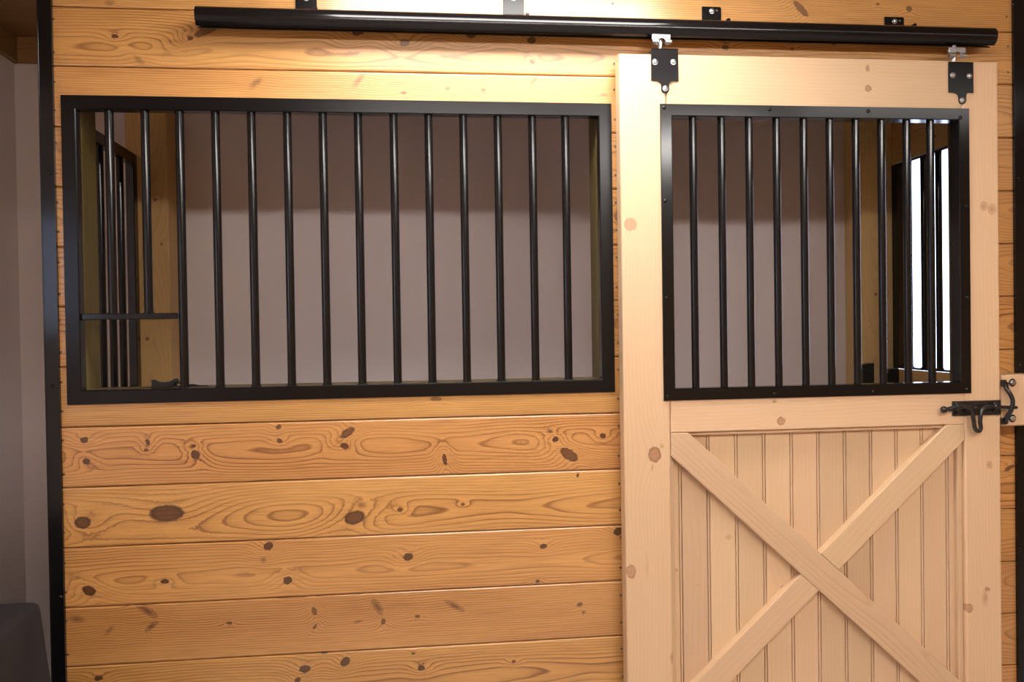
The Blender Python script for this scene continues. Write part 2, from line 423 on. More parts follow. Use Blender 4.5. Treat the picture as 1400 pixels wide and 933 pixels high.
# ------------------------------------------------------------------ ceiling tube lights
def panel_light(x0, x1, y0, y1, mat, label):
    xc, yc = (x0+x1)/2, (y0+y1)/2; b = .015
    e = empty('ceiling_panel_light', (xc, yc, RH), label, 'ceiling light')
    bm = BM()
    for lo, hi in (((x0-b, y0-b, RH-.045), (x1+b, y0, RH-.0002)), ((x0-b, y1, RH-.045), (x1+b, y1+b, RH-.0002)), ((x0-b, y0, RH-.045), (x0, y1, RH-.0002)), ((x1, y0, RH-.045), (x1+b, y1, RH-.0002))): box(bm, lo, hi, .001)
    make('panel_frame', bm, M['white'], (xc, yc, RH), e)
    bm = BM(); box(bm, (x0, y0, RH-.042), (x1, y1, RH-.030)); make('diffuser', bm, mat, (xc, yc, RH-.04), e)
panel_light(-.27, .84, -.615, -.305, M['tube_wall'], 'flat white ceiling panel light close above the door track')
def wrap_light(x0, x1, y, mat, label):
    """surface fixture with a bowed diffuser that also shines sideways"""
    xc = (x0+x1)/2
    e = empty('ceiling_wrap_light', (xc, y, RH), label, 'ceiling light')
    prof = [(-.10, 0), (-.10, -.022), (-.085, -.055), (-.05, -.078), (0, -.085), (.05, -.078), (.085, -.055), (.10, -.022), (.10, 0)]
    bm = BM(); A = [bm.verts.new((x0, y+a, RH-.012+b)) for a, b in prof]; C = [bm.verts.new((x1, y+a, RH-.012+b)) for a, b in prof]
    n = len(prof)
    for q in range(n): bm.faces.new((A[q], A[(q+1) % n], C[(q+1) % n], C[q]))
    bm.faces.new(A[::-1]); bm.faces.new(C)
    make('diffuser', bm, mat, (xc, y, RH-.05), e)
    bm = BM(); box(bm, (x0-.01, y-.11, RH-.012), (x1+.01, y+.11, RH-.0002), .001); make('back_plate', bm, M['white'], (xc, y, RH), e)
    for xa in (x0-.018, x1):
        bm = BM(); box(bm, (xa, y-.105, RH-.1), (xa+.018, y+.105, RH-.0125), .004); make('end_cap', bm, M['white'], (xa, y, RH), e)
wrap_light(-.40, .80, -2.70, M['tube_aisle'], 'white wrap-round ceiling light over the middle of the aisle')
wrap_light(.95, 2.15, -2.70, M['tube_aisle'], 'white wrap-round ceiling light over the right of the aisle')
panel_light(1.95, 3.10, -1.95, -1.50, M['tube_side'], 'flat white ceiling panel light near the right side wall')

# ------------------------------------------------------------------ plank stall front
SEAM = [HC+z for z in (.946, .777, .604, .431, .259, .088, -.086, -.260, -.434, -.608, -.781, -.952, -1.123, -1.294, -1.465)]
WX0, WX1, DOOR0, DOOR1 = -1.052, 1.955, 0.655, 1.800
YF, YB = 0.0, 0.036           # plank faces
FT = 0.143                    # back of the framing
# window opening = inside of the grille frame
GL, GR = X(88, 0, 345), X(838, 0, 345)
GT = (Z(135.5, 0, 87)+Z(137, 0, 834))/2; GB = (Z(552, 0, 90)+Z(538, 0, 840))/2
FW = 0.040
OL, OR, OT, OB = GL+FW, GR-FW, GT-FW, GB+FW
PL, PR, PT, PB = OL-.007, OR+.007, OT+.007, OB-.007   # planks stop short of the grille's return flange
bm = BM()
for lo, hi in (((WX0, YB, 0), (OL, FT, RH)), ((OR, YB, 0), (DOOR0, FT, RH)), ((OL, YB, OT+.10), (OR, FT, RH)), ((OL, YB, OB-.038), (OR, FT, OB)),
               ((DOOR1, YB, 0), (WX1, FT, RH)), ((DOOR0, YB, SEAM[1]), (DOOR1, FT, RH)), ((OL, FT-.02, 0), (OR, FT, OB-.038))):
    box(bm, lo, hi)
wall_front = tag(make('wall_front', bm, M['olive'], (0, 0, 1.6)), 'varnished knotty pine plank wall of the stall front', 'wall', kind='structure')

KN = {  # knots read off the boards: pixel x, y, half length, half height, tilt, amount
 0: [(1095, 12, 15, 5, -45, .75), (1243, 12, 5, 4, 0, .8), (1200, 6, 3, 2, 0, .8), (150, 4, 9, 5, 0, .4)],
 1: [(157, 50, 4, 2.5, 0, .95), (260, 52, 4, 3, 0, .9), (282, 42, 17, 5, 25, .75), (490, 42, 9, 6, 30, .9), (553, 58, 7, 5, 0, .75), (645, 46, 8, 6, 30, .9), (727, 55, 6, 5, 0, .85), (728, 85, 4, 3, -40, .8),
     (992, 65, 5, 3.5, 0, .85), (1140, 60, 3, 2, 0, .9), (1083, 67, 3, 2, 0, .8), (190, 82, 12, 5, -40, .35)],
 2: [(350, 113, 14, 6, 40, .45), (490, 110, 16, 5, 50, .5), (552, 127, 4, 2, 0, .8), (612, 121, 3, 2, 0, .7), (661, 123, 3, 2, 0, .8), (730, 110, 14, 4, 45, .5), (825, 130, 6, 2.5, 0, .6)],
 7: [(596, 546, 8, 3, 0, .75), (640, 572, 7, 2, 0, .6), (835, 566, 5, 2, 0, .8)],
 8: [(115, 602, 5, 4, 0, .95), (118, 631, 5, 4, -20, .95), (202, 605, 3, 4, 0, .95), (200, 616, 2.5, 2, 0, .9), (265, 610, 3, 2.2, 0, .9), (267, 622, 6, 5, -40, .95), (381, 584, 4, 3, 30, .9), (382, 603, 4, 3, 0, .95),
     (475, 592, 11, 5, 35, .85), (471, 610, 6, 4, -20, .95), (608, 629, 3, 8, 12, .95), (759, 601, 4, 3.5, 0, .95), (778, 622, 14, 7, -35, .85), (824, 596, 4.5, 3.5, 0, .95), (752, 590, 2, 1.5, 0, .8)],
 9: [(228, 702, 22, 11, 0, .9), (113, 715, 10, 8, 0, .9), (485, 708, 14, 9, 15, .9), (494, 691, 9, 6, 0, .45), (547, 697, 3.5, 3, 0, .95), (633, 690, 3, 2, 0, .8), (790, 650, 2, 3, 0, .9)],
 10: [(122, 808, 9, 6, -25, .95), (225, 795, 5, 3, 0, .95), (367, 747, 6, 5, 25, .95), (393, 794, 6, 5, 0, .95), (360, 766, 6, 6, 0, .4), (558, 762, 6.5, 5, 15, .95), (743, 747, 4.5, 3.5, 0, .95), (735, 795, 3, 2.5, 0, .95), (845, 727, 7, 5, 25, .95)],
 11: [(105, 847, 13, 6, -10, .5), (200, 835, 18, 5, -35, .6), (207, 857, 10, 4, 40, .6), (150, 862, 12, 4, 45, .4), (430, 836, 3, 6, 15, .75), (431, 857, 4, 2, 40, .8), (516, 830, 13, 5, -60, .6), (524, 850, 3, 4, -20, .8), (622, 829, 16, 4, -30, .65), (571, 843, 4, 2, 0, .8),
      (490, 850, 8, 2.5, 10, .5), (793, 827, 4, 3, 0, .8), (798, 838, 3, 3, 0, .6), (313, 852, 4, 2, 0, .8)],
 12: [(135, 928, 5, 3.5, 0, .95), (417, 915, 7, 5, 0, .95), (472, 905, 7, 5, 35, .95), (576, 914, 4.5, 3.5, 0, .95), (565, 894, 3, 2, 0, .9), (407, 930, 4, 3, 0, .9), (443, 893, 5, 2, 0, .9), (702, 905, 3, 2, 0, .9)],
}
LOOK = {0: (0.10, .03), 1: (-.02, .05), 2: (.3, .02), 7: (.25, .03), 8: (.01, .04), 9: (0.0, .05), 10: (.0, .05), 11: (.14, .02), 12: (-.02, .05)}
def knots_at(lst, Y, ox, oz, swap=False, sc=1.0):
    k = F/(DIST+Y); out = []
    for (px, py, a, b, ang, amt) in lst:
        x, z = at(px, py, Y); x -= ox; z -= oz
        if swap: out.append((z, x, b/k*sc, a/k*sc, -ang, amt))
        else: out.append((x, z, a/k*sc, b/k*sc, ang, amt))
    return out
GAP = 0.0008
def plank(outline, mat, origin, name='plank', y0=YF, y1=YB):
    bm = BM(); prism(bm, outline, y0, y1, 0.0052, 3)
    return make(name, bm, mat, origin, wall_front)
def rect(x0, x1, z0, z1): return [(x0, z0), (x1, z0), (x1, z1), (x0, z1)]
def screws(p, xs, zs, me=SCREW, y=YF):
    for x in xs:
        for z in zs:
            put('screw', me, (x+random.uniform(-.002, .002), y+.0002, z+random.uniform(-.006, .006)), p)
XSL, XSR = X(80, 0, 350), X(843, 0, 350)
XSR2 = X(1377, 0, 30)
edges = [RH] + SEAM + [0.0]
for i in range(len(edges)-1):
    zt, zb = edges[i]-GAP, edges[i+1]+GAP
    zc = (zt+zb)/2; h = zt-zb
    zz = (zc+.26*h, zc-.26*h)
    x1 = WX1 if i < 2 else DOOR0
    xc = (WX0+x1)/2
    if i in KN:
        pith, dep = LOOK[i]
        mat = wood('stained_pine_%d' % i, STAIN, 'X', knots_at(KN[i], 0, xc, zc), pith=pith, depth=dep, sway=.03, seed=i*3.7, pitch=.0068)
    else: mat = M['stain']
    if zb >= PT or zt <= PB:
        p = plank(rect(WX0, x1, zb, zt), mat, (xc, 0, zc)); screws(p, (XSL, XSR), zz)
        if i < 2: screws(p, (XSR2,), zz)
    elif zt > PT:
        p = plank([(WX0, zb), (PL, zb), (PL, PT), (PR, PT), (PR, zb), (x1, zb), (x1, zt), (WX0, zt)], mat, (xc, 0, zc)); screws(p, (XSL, XSR), zz)
    elif zb < PB:
        p = plank([(WX0, zb), (x1, zb), (x1, zt), (PR, zt), (PR, PB), (PL, PB), (PL, zt), (WX0, zt)], mat, (xc, 0, zc)); screws(p, (XSL, XSR), zz)
    else:
        p = plank(rect(WX0, PL, zb, zt), M['stain'], ((WX0+PL)/2, 0, zc)); screws(p, (XSL,), zz)
        m2 = M['stain']
        if i == 4: m2 = wood('stained_pine_right_a', STAIN, 'X', knots_at([(846, 296, 7, 7, 0, .72)], 0, (PR+x1)/2, zc), seed=51, depth=.1)
        if i == 5: m2 = wood('stained_pine_right_b', STAIN, 'X', knots_at([(849, 357, 2.5, 2.5, 0, .95), (848, 364, 6, 5, 0, .4)], 0, (PR+x1)/2, zc), seed=57, depth=.1)
        p = plank(rect(PR, x1, zb, zt), m2, ((PR+x1)/2, 0, zc)); screws(p, (XSR,), zz)
    if i >= 2:
        m2 = M['stain']; xr = (DOOR1+WX1)/2
        kk = {6: [(1372, 397, 8, 4, -35, .85)], 9: [(1380, 640, 9, 3, 25, .8)], 7: [(1371, 436, 3, 2, 0, .7)]}.get(i)
        if kk: m2 = wood('stained_pine_stub_%d' % i, STAIN, 'X', knots_at(kk, 0, xr, zc), seed=60+i, depth=.1)
        plank(rect(DOOR1, WX1, zb, zt), m2, (xr, 0, zc))

# ------------------------------------------------------------------ black steel end posts
def end_post(x0, x1, lab, pts):
    e = empty('steel_end_post', ((x0+x1)/2, 0, 0), lab, 'post')
    bm = BM()
    box(bm, (x0, -.012, 0), (x1, -.001, RH-.002))
    if x0 < 0: box(bm, (x0-.004, -.012, 0), (x0, FT+.01, RH-.002), .001)
    else: box(bm, (x1, -.012, 0), (x1+.004, FT+.01, RH-.002), .001)
    make('channel', bm, M['black_gloss'], ((x0+x1)/2, 0, 0), e)
    for px, py in pts:
        x, z = at(px, py, -.012); put('screw', SCREW_BLACK, (x, -.0119, z), e)
end_post(X(57.5, -.012, 233)-.002, X(77, -.012, 350), 'narrow glossy black steel post at the left end of the planks', [(69, 237), (71, 528), (83, 817)])
end_post(X(1389.5, -.012, 466), X(1389.5, -.012, 466)+.095, 'black steel post at the right edge beside the latch block', [(1385, 5), (1392, 244), (1395, 500), (1395, 752)])

# ------------------------------------------------------------------ grille builder (frame of angle iron, round bars welded in)
def angle_frame(bm, x0, x1, z0, z1, y, fw, depth, t=.004):
    """flat flange at y (towards the aisle) and a return flange going back on the inner rim"""
    pts = [((x0, z1), (x1, z1), (x1-fw, z1-fw), (x0+fw, z1-fw)), ((x1, z1), (x1, z0), (x1-fw, z0+fw), (x1-fw, z1-fw)),
           ((x1, z0), (x0, z0), (x0+fw, z0+fw), (x1-fw, z0+fw)), ((x0, z0), (x0, z1), (x0+fw, z1-fw), (x0+fw, z0+fw))]
    o = [(x0, z0), (x1, z0), (x1, z1), (x0, z1)]
    i = [(x0+fw, z0+fw), (x1-fw, z0+fw), (x1-fw, z1-fw), (x0+fw, z1-fw)]
    j = [(x0+fw-t, z0+fw-t), (x1-fw+t, z0+fw-t), (x1-fw+t, z1-fw+t), (x0+fw-t, z1-fw+t)]
    c = 0.0012
    def ring(pl, yy): return [bm.verts.new((a, yy, b)) for a, b in pl]
    def grow(pl, d):
        cx, cz = (x0+x1)/2, (z0+z1)/2
        return [(a+d*(1 if a > cx else -1), b+d*(1 if b > cz else -1)) for a, b in pl]
    R = [ring(o, y+t), ring(o, y+c), ring(grow(o, -c), y), ring(grow(i, c*2), y), ring(i, y+c*2), ring(i, y+depth), ring(j, y+depth), ring(j, y+t)]
    for A, B in zip(R, R[1:]+R[:1]):
        for k in range(4): bm.faces.new((A[k], A[(k+1) % 4], B[(k+1) % 4], B[k]))
def weld_mesh():
    bm = BM()
    for k in range(7):
        a = k*.9; r = .0125
        lathe(bm, (r*math.cos(a), r*math.sin(a), 0), (0, 0, 1), [(0, .004), (.002, .0036), (.0034, .0015)], 6)
    return mesh(bm, 'weld', M['black_gloss'], smooth=60)
WELD = weld_mesh()
BAR_CACHE = {}
def bar_mesh(h, r, mat):
    k = (round(h, 4), r)
    if k not in BAR_CACHE:
        bm = BM(); rod(bm, (0, 0, 0), (0, 0, h), r, 20); BAR_CACHE[k] = mesh(bm, 'bar', mat, smooth=40)
    return BAR_CACHE[k]

YG = -.005
wg = empty('window_grille', ((GL+GR)/2, YG, GB), 'wide black barred grille set in the plank wall', 'grille')
bm = BM(); angle_frame(bm, GL, GR, GB, GT, YG, FW, .034)
make('frame', bm, M['black'], WORLD[wg.name], wg)
YBAR = .014
zt, zb = GT-FW, GB+FW
xr = [153, 202, 249, 298, 347, 396, 444.5, 492.5, 541, 588.5, 636, 683, 730, 775]
zc = Z(433, YBAR, 178)
for k, px in enumerate(xr):
    x = X(px, YBAR, 345); z0 = zc+.008 if k < 2 else zb-.001
    b = put('bar', bar_mesh(zt+.001-z0, .0124, M['black_gloss']), (x, YBAR, z0), wg)
    put('weld', WELD, (x, YBAR, z0), b)
x2 = X(248, YBAR, 433)
bm = BM(); box(bm, (GL+FW-.001, YBAR-.009, zc-.009), (x2-.009, YBAR+.009, zc+.009), .002, 2)
make('feed_opening_rail', bm, M['black_gloss'], ((GL+x2)/2, YBAR, zc), wg)

# ------------------------------------------------------------------ sliding door
YD = -.080; YDB = -.031
DXL, DXR = X(851.5, YD, 466), X(1367.5, YD, 466)
DZT = (Z(68, YD, 846)+Z(89, YD, 1361))/2
SIL, SIR = X(917.5, YD, 640), X(1319.5, YD, 640)
DGL, DGR = X(904.5, YD, 345), X(1325.5, YD, 345)
DGT = (Z(139, YD, 900)+Z(152, YD, 1322))/2; DGB = (Z(549, YD, 908)+Z(537, YD, 1329))/2
DFW = .036
MRB = (Z(592, YD, 917)+Z(581, YD, 1294))/2
door = empty('sliding_stall_door', ((DXL+DXR)/2, YD, .03), 'pale pine sliding stall door with barred top and cross braces', 'door')
DZ0 = .03
def dpart(name, outline, y0, y1, pal_kn, axis, bev=.003, seg=2, seed=0., pith=.2, depth=.06, parent=door, pal=PALE, pitch=.011):
    xc = sum(p[0] for p in outline)/len(outline); z_ = sum(p[1] for p in outline)/len(outline)
    mat = wood('pale_pine_%s_%d' % (name, int(seed*10)), pal, axis, knots_at(pal_kn, YD, xc, z_, swap=(axis == 'Z')), pith=pith, depth=depth, seed=seed, across='X' if axis == 'Z' else 'Z', pitch=pitch)
    bm = BM(); prism(bm, outline, y0, y1, bev, seg)
    return make(name, bm, mat, (xc, y0, z_), parent)
ol, orr = max(SIL, DGL+DFW-.003), min(SIR, DGR-DFW+.003)
dpart('stile', rect(DXL, SIL, DZ0, DZT), YD, YDB, [(862, 307, 9, 9, 0, .72), (895, 622, 9, 11, 0, .95), (863, 782, 7, 10, 0, .8), (905, 610, 4, 4, 0, .5), (892, 640, 2, 6, 0, .5), (885, 775, 3, 22, 0, .22), (919, 900, 3, 8, 0, .6)], 'Z', .006, 3, seed=1.3)
dpart('stile', rect(SIR, DXR, DZ0, DZT), YD, YDB, [(1345, 282, 6, 7, 0, .65), (1356, 286, 7, 8, 0, .65), (1353, 636, 5, 6, 0, .65), (1325, 832, 6, 7, 40, .8), (1347, 818, 6, 14, 0, .5), (1350, 806, 4, 3, 0, .9)], 'Z', .006, 3, seed=2.1)
ZT2 = DGT-DFW+.003; ZB2 = DGB+DFW-.003
dpart('top_rail', rect(SIL+.0006, SIR-.0006, ZT2, DZT), YD, YDB, [(1186, 93, 3, 5, 0, .8), (1187, 121, 5, 4.5, 0, .85)], 'X', .003, 2, seed=3.2)
dpart('middle_rail', rect(SIL+.0006, SIR-.0006, MRB, ZB2), YD, YDB, [(1068, 576, 6, 6, 0, .85), (1059, 549, 3, 3, 0, .7), (1051, 591, 4, 2, 0, .9), (1356, 545, 4, 3, 0, .7)], 'X', .003, 2, seed=4.4)
dpart('bottom_rail', rect(SIL+.0006, SIR-.0006, DZ0, .20), YD, YDB, [], 'X', .003, 2, seed=5.4)
# beaded boards of the lower panel
YP = YD+.029
gx = [X(p, YP, 660) for p in (931.5, 970, 1008.5, 1046.5, 1084, 1120.5, 1157, 1192.5, 1227.5, 1262, 1296.5)]
gx = [SIL-.01]+gx+[SIR+.01]
bmats = [wood('panel_pine_%d' % s, PANEL, 'Z', [], across='X', seed=20+s, depth=.12, pith=.4, pitch=.012) for s in range(3)]
for k in range(len(gx)-1):
    a, b = gx[k]+.0008, gx[k+1]-.0008
    bead = .0065
    # profile across the board: chamfer, flat face, quirk, bead
    prof = [(a, .012), (a, .0012), (a+.0012, 0), (b-bead-.0030, 0), (b-bead-.0022, .0012), (b-bead-.0020, .0065), (b-bead, .0065), (b-bead+.0003, .0012), (b-bead+.0015, .0002), (b-.0018, .0002), (b-.0006, .0012), (b-.0002, .009), (b, .012)]
    bm = BM(); V0 = [bm.verts.new((x, YP+d, .19)) for x, d in prof]; V1 = [bm.verts.new((x, YP+d, MRB+.006)) for x, d in prof]
    n = len(prof)
    for q in range(n): bm.faces.new((V0[q], V0[(q+1) % n], V1[(q+1) % n], V1[q]))
    bm.faces.new(V0[::-1]); bm.faces.new(V1)
    kn = k in (1, 2, 4, 0)
    xc = (a+b)/2
    mat = bmats[k % 3]
    if kn:
        mat = wood('panel_pine_k%d' % k, PANEL, 'Z', knots_at({0: [(925, 780, 4, 3, 0, .5)], 1: [(955, 800, 3, 3, 0, .2)], 2: [(996, 735, 7, 5, 0, .4)], 4: [(1072, 806, 6, 6, 0, .72)]}[k], YP, xc, 1.0, swap=True), across='X', seed=30+k, depth=.12, pith=.1, pitch=.012)
    make('panel_board', bm, mat, (xc, YP, 1.0), door)
# narrow panel mouldings
ML = .019
zmid = (MRB+.20)/2
for nm, o, ax, sd in (('panel_moulding', [(SIR-ML, .20), (SIR, .20), (SIR, MRB), (SIR-ML, MRB)], 'Z', 8.1), ('panel_moulding', [(SIL, .20), (SIL+.012, .20), (SIL+.012, MRB), (SIL, MRB)], 'Z', 8.5),
                  ('panel_moulding', [(SIL+.012, MRB-.012), (SIR-ML, MRB-.012), (SIR-ML, MRB), (SIL+.012, MRB)], 'X', 8.8)):
    dpart(nm, o, YD+.012, YP+.001, [], ax, .004, 3, seed=sd)
# cross braces
def pxs(l): return [at(a, b, YD) for a, b in l]
def clip_poly(p0, p1, width, lo, hi):
    """strip along p0-p1 with given width, clipped to the rectangle lo-hi"""
    d = (Vector(p1)-Vector(p0)).normalized(); n = Vector((-d.y, d.x))*width/2
    P = [Vector(p0)-d-n, Vector(p1)+d*2-n, Vector(p1)+d*2+n, Vector(p0)-d+n]
    def cut(P, ax, val, keep_greater):
        out = []
        for a, b in zip(P, P[1:]+P[:1]):
            ia = (a[ax] >= val) == keep_greater; ib = (b[ax] >= val) == keep_greater
            if ia: out.append(a)
            if ia != ib: out.append(a+(b-a)*((val-a[ax])/(b[ax]-a[ax])))
        return out
    for ax, v, g in ((0, lo[0], True), (0, hi[0], False), (1, lo[1], True), (1, hi[1], False)): P = cut(P, ax, v, g)
    return P
def half(P, p, n):
    out = []; f = lambda q: (q-p).dot(n)
    for a, b in zip(P, P[1:]+P[:1]):
        if f(a) >= 0: out.append(a)
        if (f(a) >= 0) != (f(b) >= 0): out.append(a+(b-a)*(f(a)/(f(a)-f(b))))
    return out
def brace(P, d, seed, y0, kn=()):
    c = sum(P, Vector((0, 0)))/len(P); ang = math.atan2(d.y, d.x)
    R = Matrix.Rotation(-ang, 3, 'Y')
    kl = []
    mat = wood('brace_pine_%d' % int(seed*10), BRACE if seed == 6.1 else PALE, 'X', kl, pith=.02 if seed == 6.1 else .1, depth=.03 if seed == 6.1 else .09, seed=seed, pitch=.012)
    bm = BM(); prism(bm, [(q.x, q.y) for q in P], y0, YP+.0006, .0025, 2)
    me = mesh(bm, 'brace', mat, (c.x, y0, c.y), rot=R)
    put('brace', me, (c.x, y0, c.y), door, rot=(0, -ang, 0))
lo, hi = (SIL+.0006, .2006), (SIR-.0006, MRB-.0006)
a0 = Vector(at(930, 608.5, YD)); a1 = Vector(at(1284.5, 931.5, YD))
w1 = .088
P1 = clip_poly(a0, a1, w1, lo, hi); d1 = (a1-a0).normalized()
brace(P1, d1, 6.1, YD+.0005)
b0 = Vector(at(1306.5, 591.5, YD)); b1 = Vector(at(976, 933, YD))
P2 = clip_poly(b0, b1, .078, lo, hi); d2 = (b1-b0).normalized()
n1 = Vector((-d1.y, d1.x))
brace(half(P2, a0+n1*(w1/2+.0004), n1), d2, 6.5, YD+.0005)
brace(half(P2, a0-n1*(w1/2+.0004), -n1), d2, 6.9, YD+.0005)

# barred grille in the door
g = empty('door_grille', ((DGL+DGR)/2, YD-.005, DGB)); g.parent = door; g.location = WORLD[g.name]-WORLD[door.name]
bm = BM(); angle_frame(bm, DGL, DGR, DGB, DGT, YD-.005, DFW, .044)
make('grille_frame', bm, M['black_gloss'], WORLD[g.name], g)
yb = YD+.016
for px in (949, 988, 1025.5, 1063, 1100, 1135.5, 1171, 1206, 1240.5, 1273):
    put('bar', bar_mesh(DGT-DGB-2*DFW+.002, .0115, M['black_gloss']), (X(px, yb, 345), yb, DGB+DFW-.001), g)
for px, py in ((907, 147), (1052, 148), (1187, 152), (1313, 161), (908, 275), (911, 408), (913, 542), (1059, 539), (1194, 537), (1322, 533), (1322, 282), (1324, 407)):
    x, z = at(px, py, YD-.005); x = min(max(x, DGL+.012), DGR-.012); z = min(max(z, DGB+.012), DGT-.012)
    put('screw', SCREW_BLACK, (x, YD-.0049, z), g)

# hangers and trolleys
YR, RR = -.058, .0295
ZRAIL = lambda x: 0
zr0, zr1 = Z(20.5, YR, 300), Z(54.5, YR, 1340)
ZR = (zr0+zr1)/2
def hanger(pl, pr, ptop, pbot, tabc, tabb, bolts, label, pyoke):
    x0, x1 = X(pl, YD, ptop), X(pr, YD, ptop); zt_, zb_ = Z(ptop, YD, pl), Z(pbot, YD, pl)
    xt = X(tabc, YD, tabb); ztb = Z(tabb, YD, tabc); r = .0118
    o = [(x0, zt_), (x0, zb_), (x0+.016, zb_)]
    f = (xt-r)-(x0+.016)
    f = max(f, .006)
    for k in range(1, 7):
        t = k/6*math.pi/2; o.append((xt-r-f*(1-math.sin(t)), zb_-f*(1-math.cos(t))*.9))
    zc_ = ztb+r
    for k in range(0, 13):
        t = math.pi+math.pi*k/12; o.append((xt+r*math.cos(t), zc_+r*math.sin(t)))
    f2 = max((x1-.016)-(xt+r), .006)
    for k in range(6, 0, -1):
        t = k/6*math.pi/2; o.append((xt+r+f2*(1-math.sin(t)), zb_-f2*(1-math.cos(t))*.9))
    o += [(x1-.016, zb_), (x1, zb_), (x1, zt_)]
    bm = BM(); prism(bm, o[::-1], YD-.005, YD-.0002, .0006)
    xm = (x0+x1)/2
    pl_ = make('hanger_plate', bm, M['black'], (xm, YD, zt_), door); pl_['label'] = label
    for (px, py) in bolts:
        x, z = at(px, py, YD-.005); put('bolt', BOLT, (x, YD-.005, z), pl_)
    # trolley: top bracket of the plate, threaded stem, yoke with two ears, strap up into the track
    xs = xm-.006
    bm = BM(); box(bm, (x0+.004, YD-.005, zt_-.004), (x1-.008, YD+.030, zt_-.0002), .0008)
    make('plate_shelf', bm, M['black'], (xm, YD, zt_), pl_)
    bm = BM(); rod(bm, (xs, YR, zt_-.006), (xs, YR, zt_+.022), .007, 16)
    lathe(bm, (xs, YR, zt_-.001), (0, 0, 1), [(0, .0125), (.006, .0125), (.007, .010)], 6)
    zy = Z(pyoke, YR-.017, pl)
    rod(bm, (xs, YR, zt_+.02), (xs, YR, zy+.016), .0085, 16)
    tr = make('trolley', bm, M['zinc'], (xs, YR, zt_), door, smooth=35)
    bm = BM()
    o2 = [(-.029, -.001), (-.029, .030), (.027, .030), (.027, -.001), (.014, -.004)] + [(.013*math.cos(a), .004+.014*math.sin(a)) for a in [math.pi*k/10 for k in range(0, 11)]] + [(-.014, -.004)]
    prism(bm, [(xs+a, zy+b) for a, b in o2], YR-.019, YR-.015, .0008)
    make('yoke', bm, M['zinc'], (xs, YR, zy), tr)
    bm = BM(); rod(bm, (xs-.029, YR-.017, zy+.006), (xs-.011, YR-.017, zy+.006), .0075, 14); rod(bm, (xs+.011, YR-.017, zy+.006), (xs+.029, YR-.017, zy+.006), .0075, 14)
    make('rolled_ears', bm, M['zinc'], (xs, YR, zy), tr, smooth=40)
    bm = BM(); box(bm, (xs-.028, YR-.017, zy+.019), (xs+.027, YR-.004, zy+.027), .0015); box(bm, (xs-.006, YR-.004, zy+.012), (xs+.006, YR+.004, ZR-.012), .001)
    make('strap', bm, M['zinc'], (xs, YR, zy), tr)
hanger(889.5, 926.5, 66.5, 110.5, 909, 128, [(895.5, 85), (920.5, 85), (909.5, 121)], 'black steel hanger plate at the left of the door top', 59.5)
hanger(1296, 1329.5, 85, 127, 1315, 143, [(1302.5, 103), (1325, 104), (1315.5, 137)], 'black steel hanger plate at the right of the door top', 78)

# slide bolt with drop handle
x0, x1 = X(1301, YD, 558), X(1367, YD, 558); zt_, zb_ = Z(548, YD, 1335), Z(568, YD, 1335)
bm = BM(); box(bm, (x0, YD-.006, zb_), (x1, YD-.0002, zt_), .001)
lp = make('latch_plate', bm, M['black_iron'], ((x0+x1)/2, YD, (zt_+zb_)/2), door); lp['label'] = 'black iron slide bolt latch with looped handle'
YL = YD-.020
def L3(px, py, dy=0): x, z = at(px, py, YL+dy); return (x, YL+dy, z)
rr = .0062
bm = BM(); tube(bm, [L3(1297, 559.5), L3(1306, 557), L3(1316, 556), L3(1325, 558, -.001), L3(1329, 564, -.003), L3(1331, 574, -.005), L3(1332.5, 584, -.006), L3(1335, 589, -.006), L3(1339, 589.5, -.006), L3(1341, 585, -.006), L3(1340, 577, -.005), L3(1341, 567, -.004), L3(1344, 559, -.002), L3(1349, 556.5, 0), L3(1357, 556.5), L3(1364, 556.5)], rr, 12, 5)
make('loop_handle', bm, M['black_iron'], L3(1335, 560), lp, smooth=60)
bm = BM(); tube(bm, [L3(1362, 556.5), L3(1372, 557), L3(1380, 557.3), L3(1389, 557.5)], rr*.85, 12, 4); lathe(bm, L3(1388.5, 557.5), (1, 0, 0), [(0, .0052), (.004, .0045), (.007, .002)], 12)
make('bolt_rod', bm, M['black_iron'], L3(1362, 556), lp, smooth=60)
p = Vector(L3(1289, 560.5)); bm = BM(); lathe(bm, p+Vector((-.006, 0, 0)), (1, 0, 0), [(0, .002), (.003, .009), (.009, .0118), (.016, .0095), (.021, .006), (.026, .0068), (.034, .0068)], 16)
make('ball_end', bm, M['black_iron'], p, lp, smooth=60)
for px in (1310, 1362):
    p = Vector(L3(px, 556.5)); bm = BM()
    lathe(bm, p+Vector((-.007, 0, 0)), (1, 0, 0), [(0, .0075), (.002, .0098), (.012, .0098), (.014, .0075)], 14); box(bm, (p.x-.006, p.y, p.z-.014), (p.x+.006, YD-.004, p.z+.014), .001)
    make('bolt_guide', bm, M['black_iron'], p, lp, smooth=40)
for px, py in ((1305, 552), (1305, 564.5), (1364, 551), (1364, 565), (1334, 557.5)):
    x, z = at(px, py, YD-.006); put('screw', SCREW_BLACK if px != 1334 else SCREW, (x, YD-.0058, z), lp)

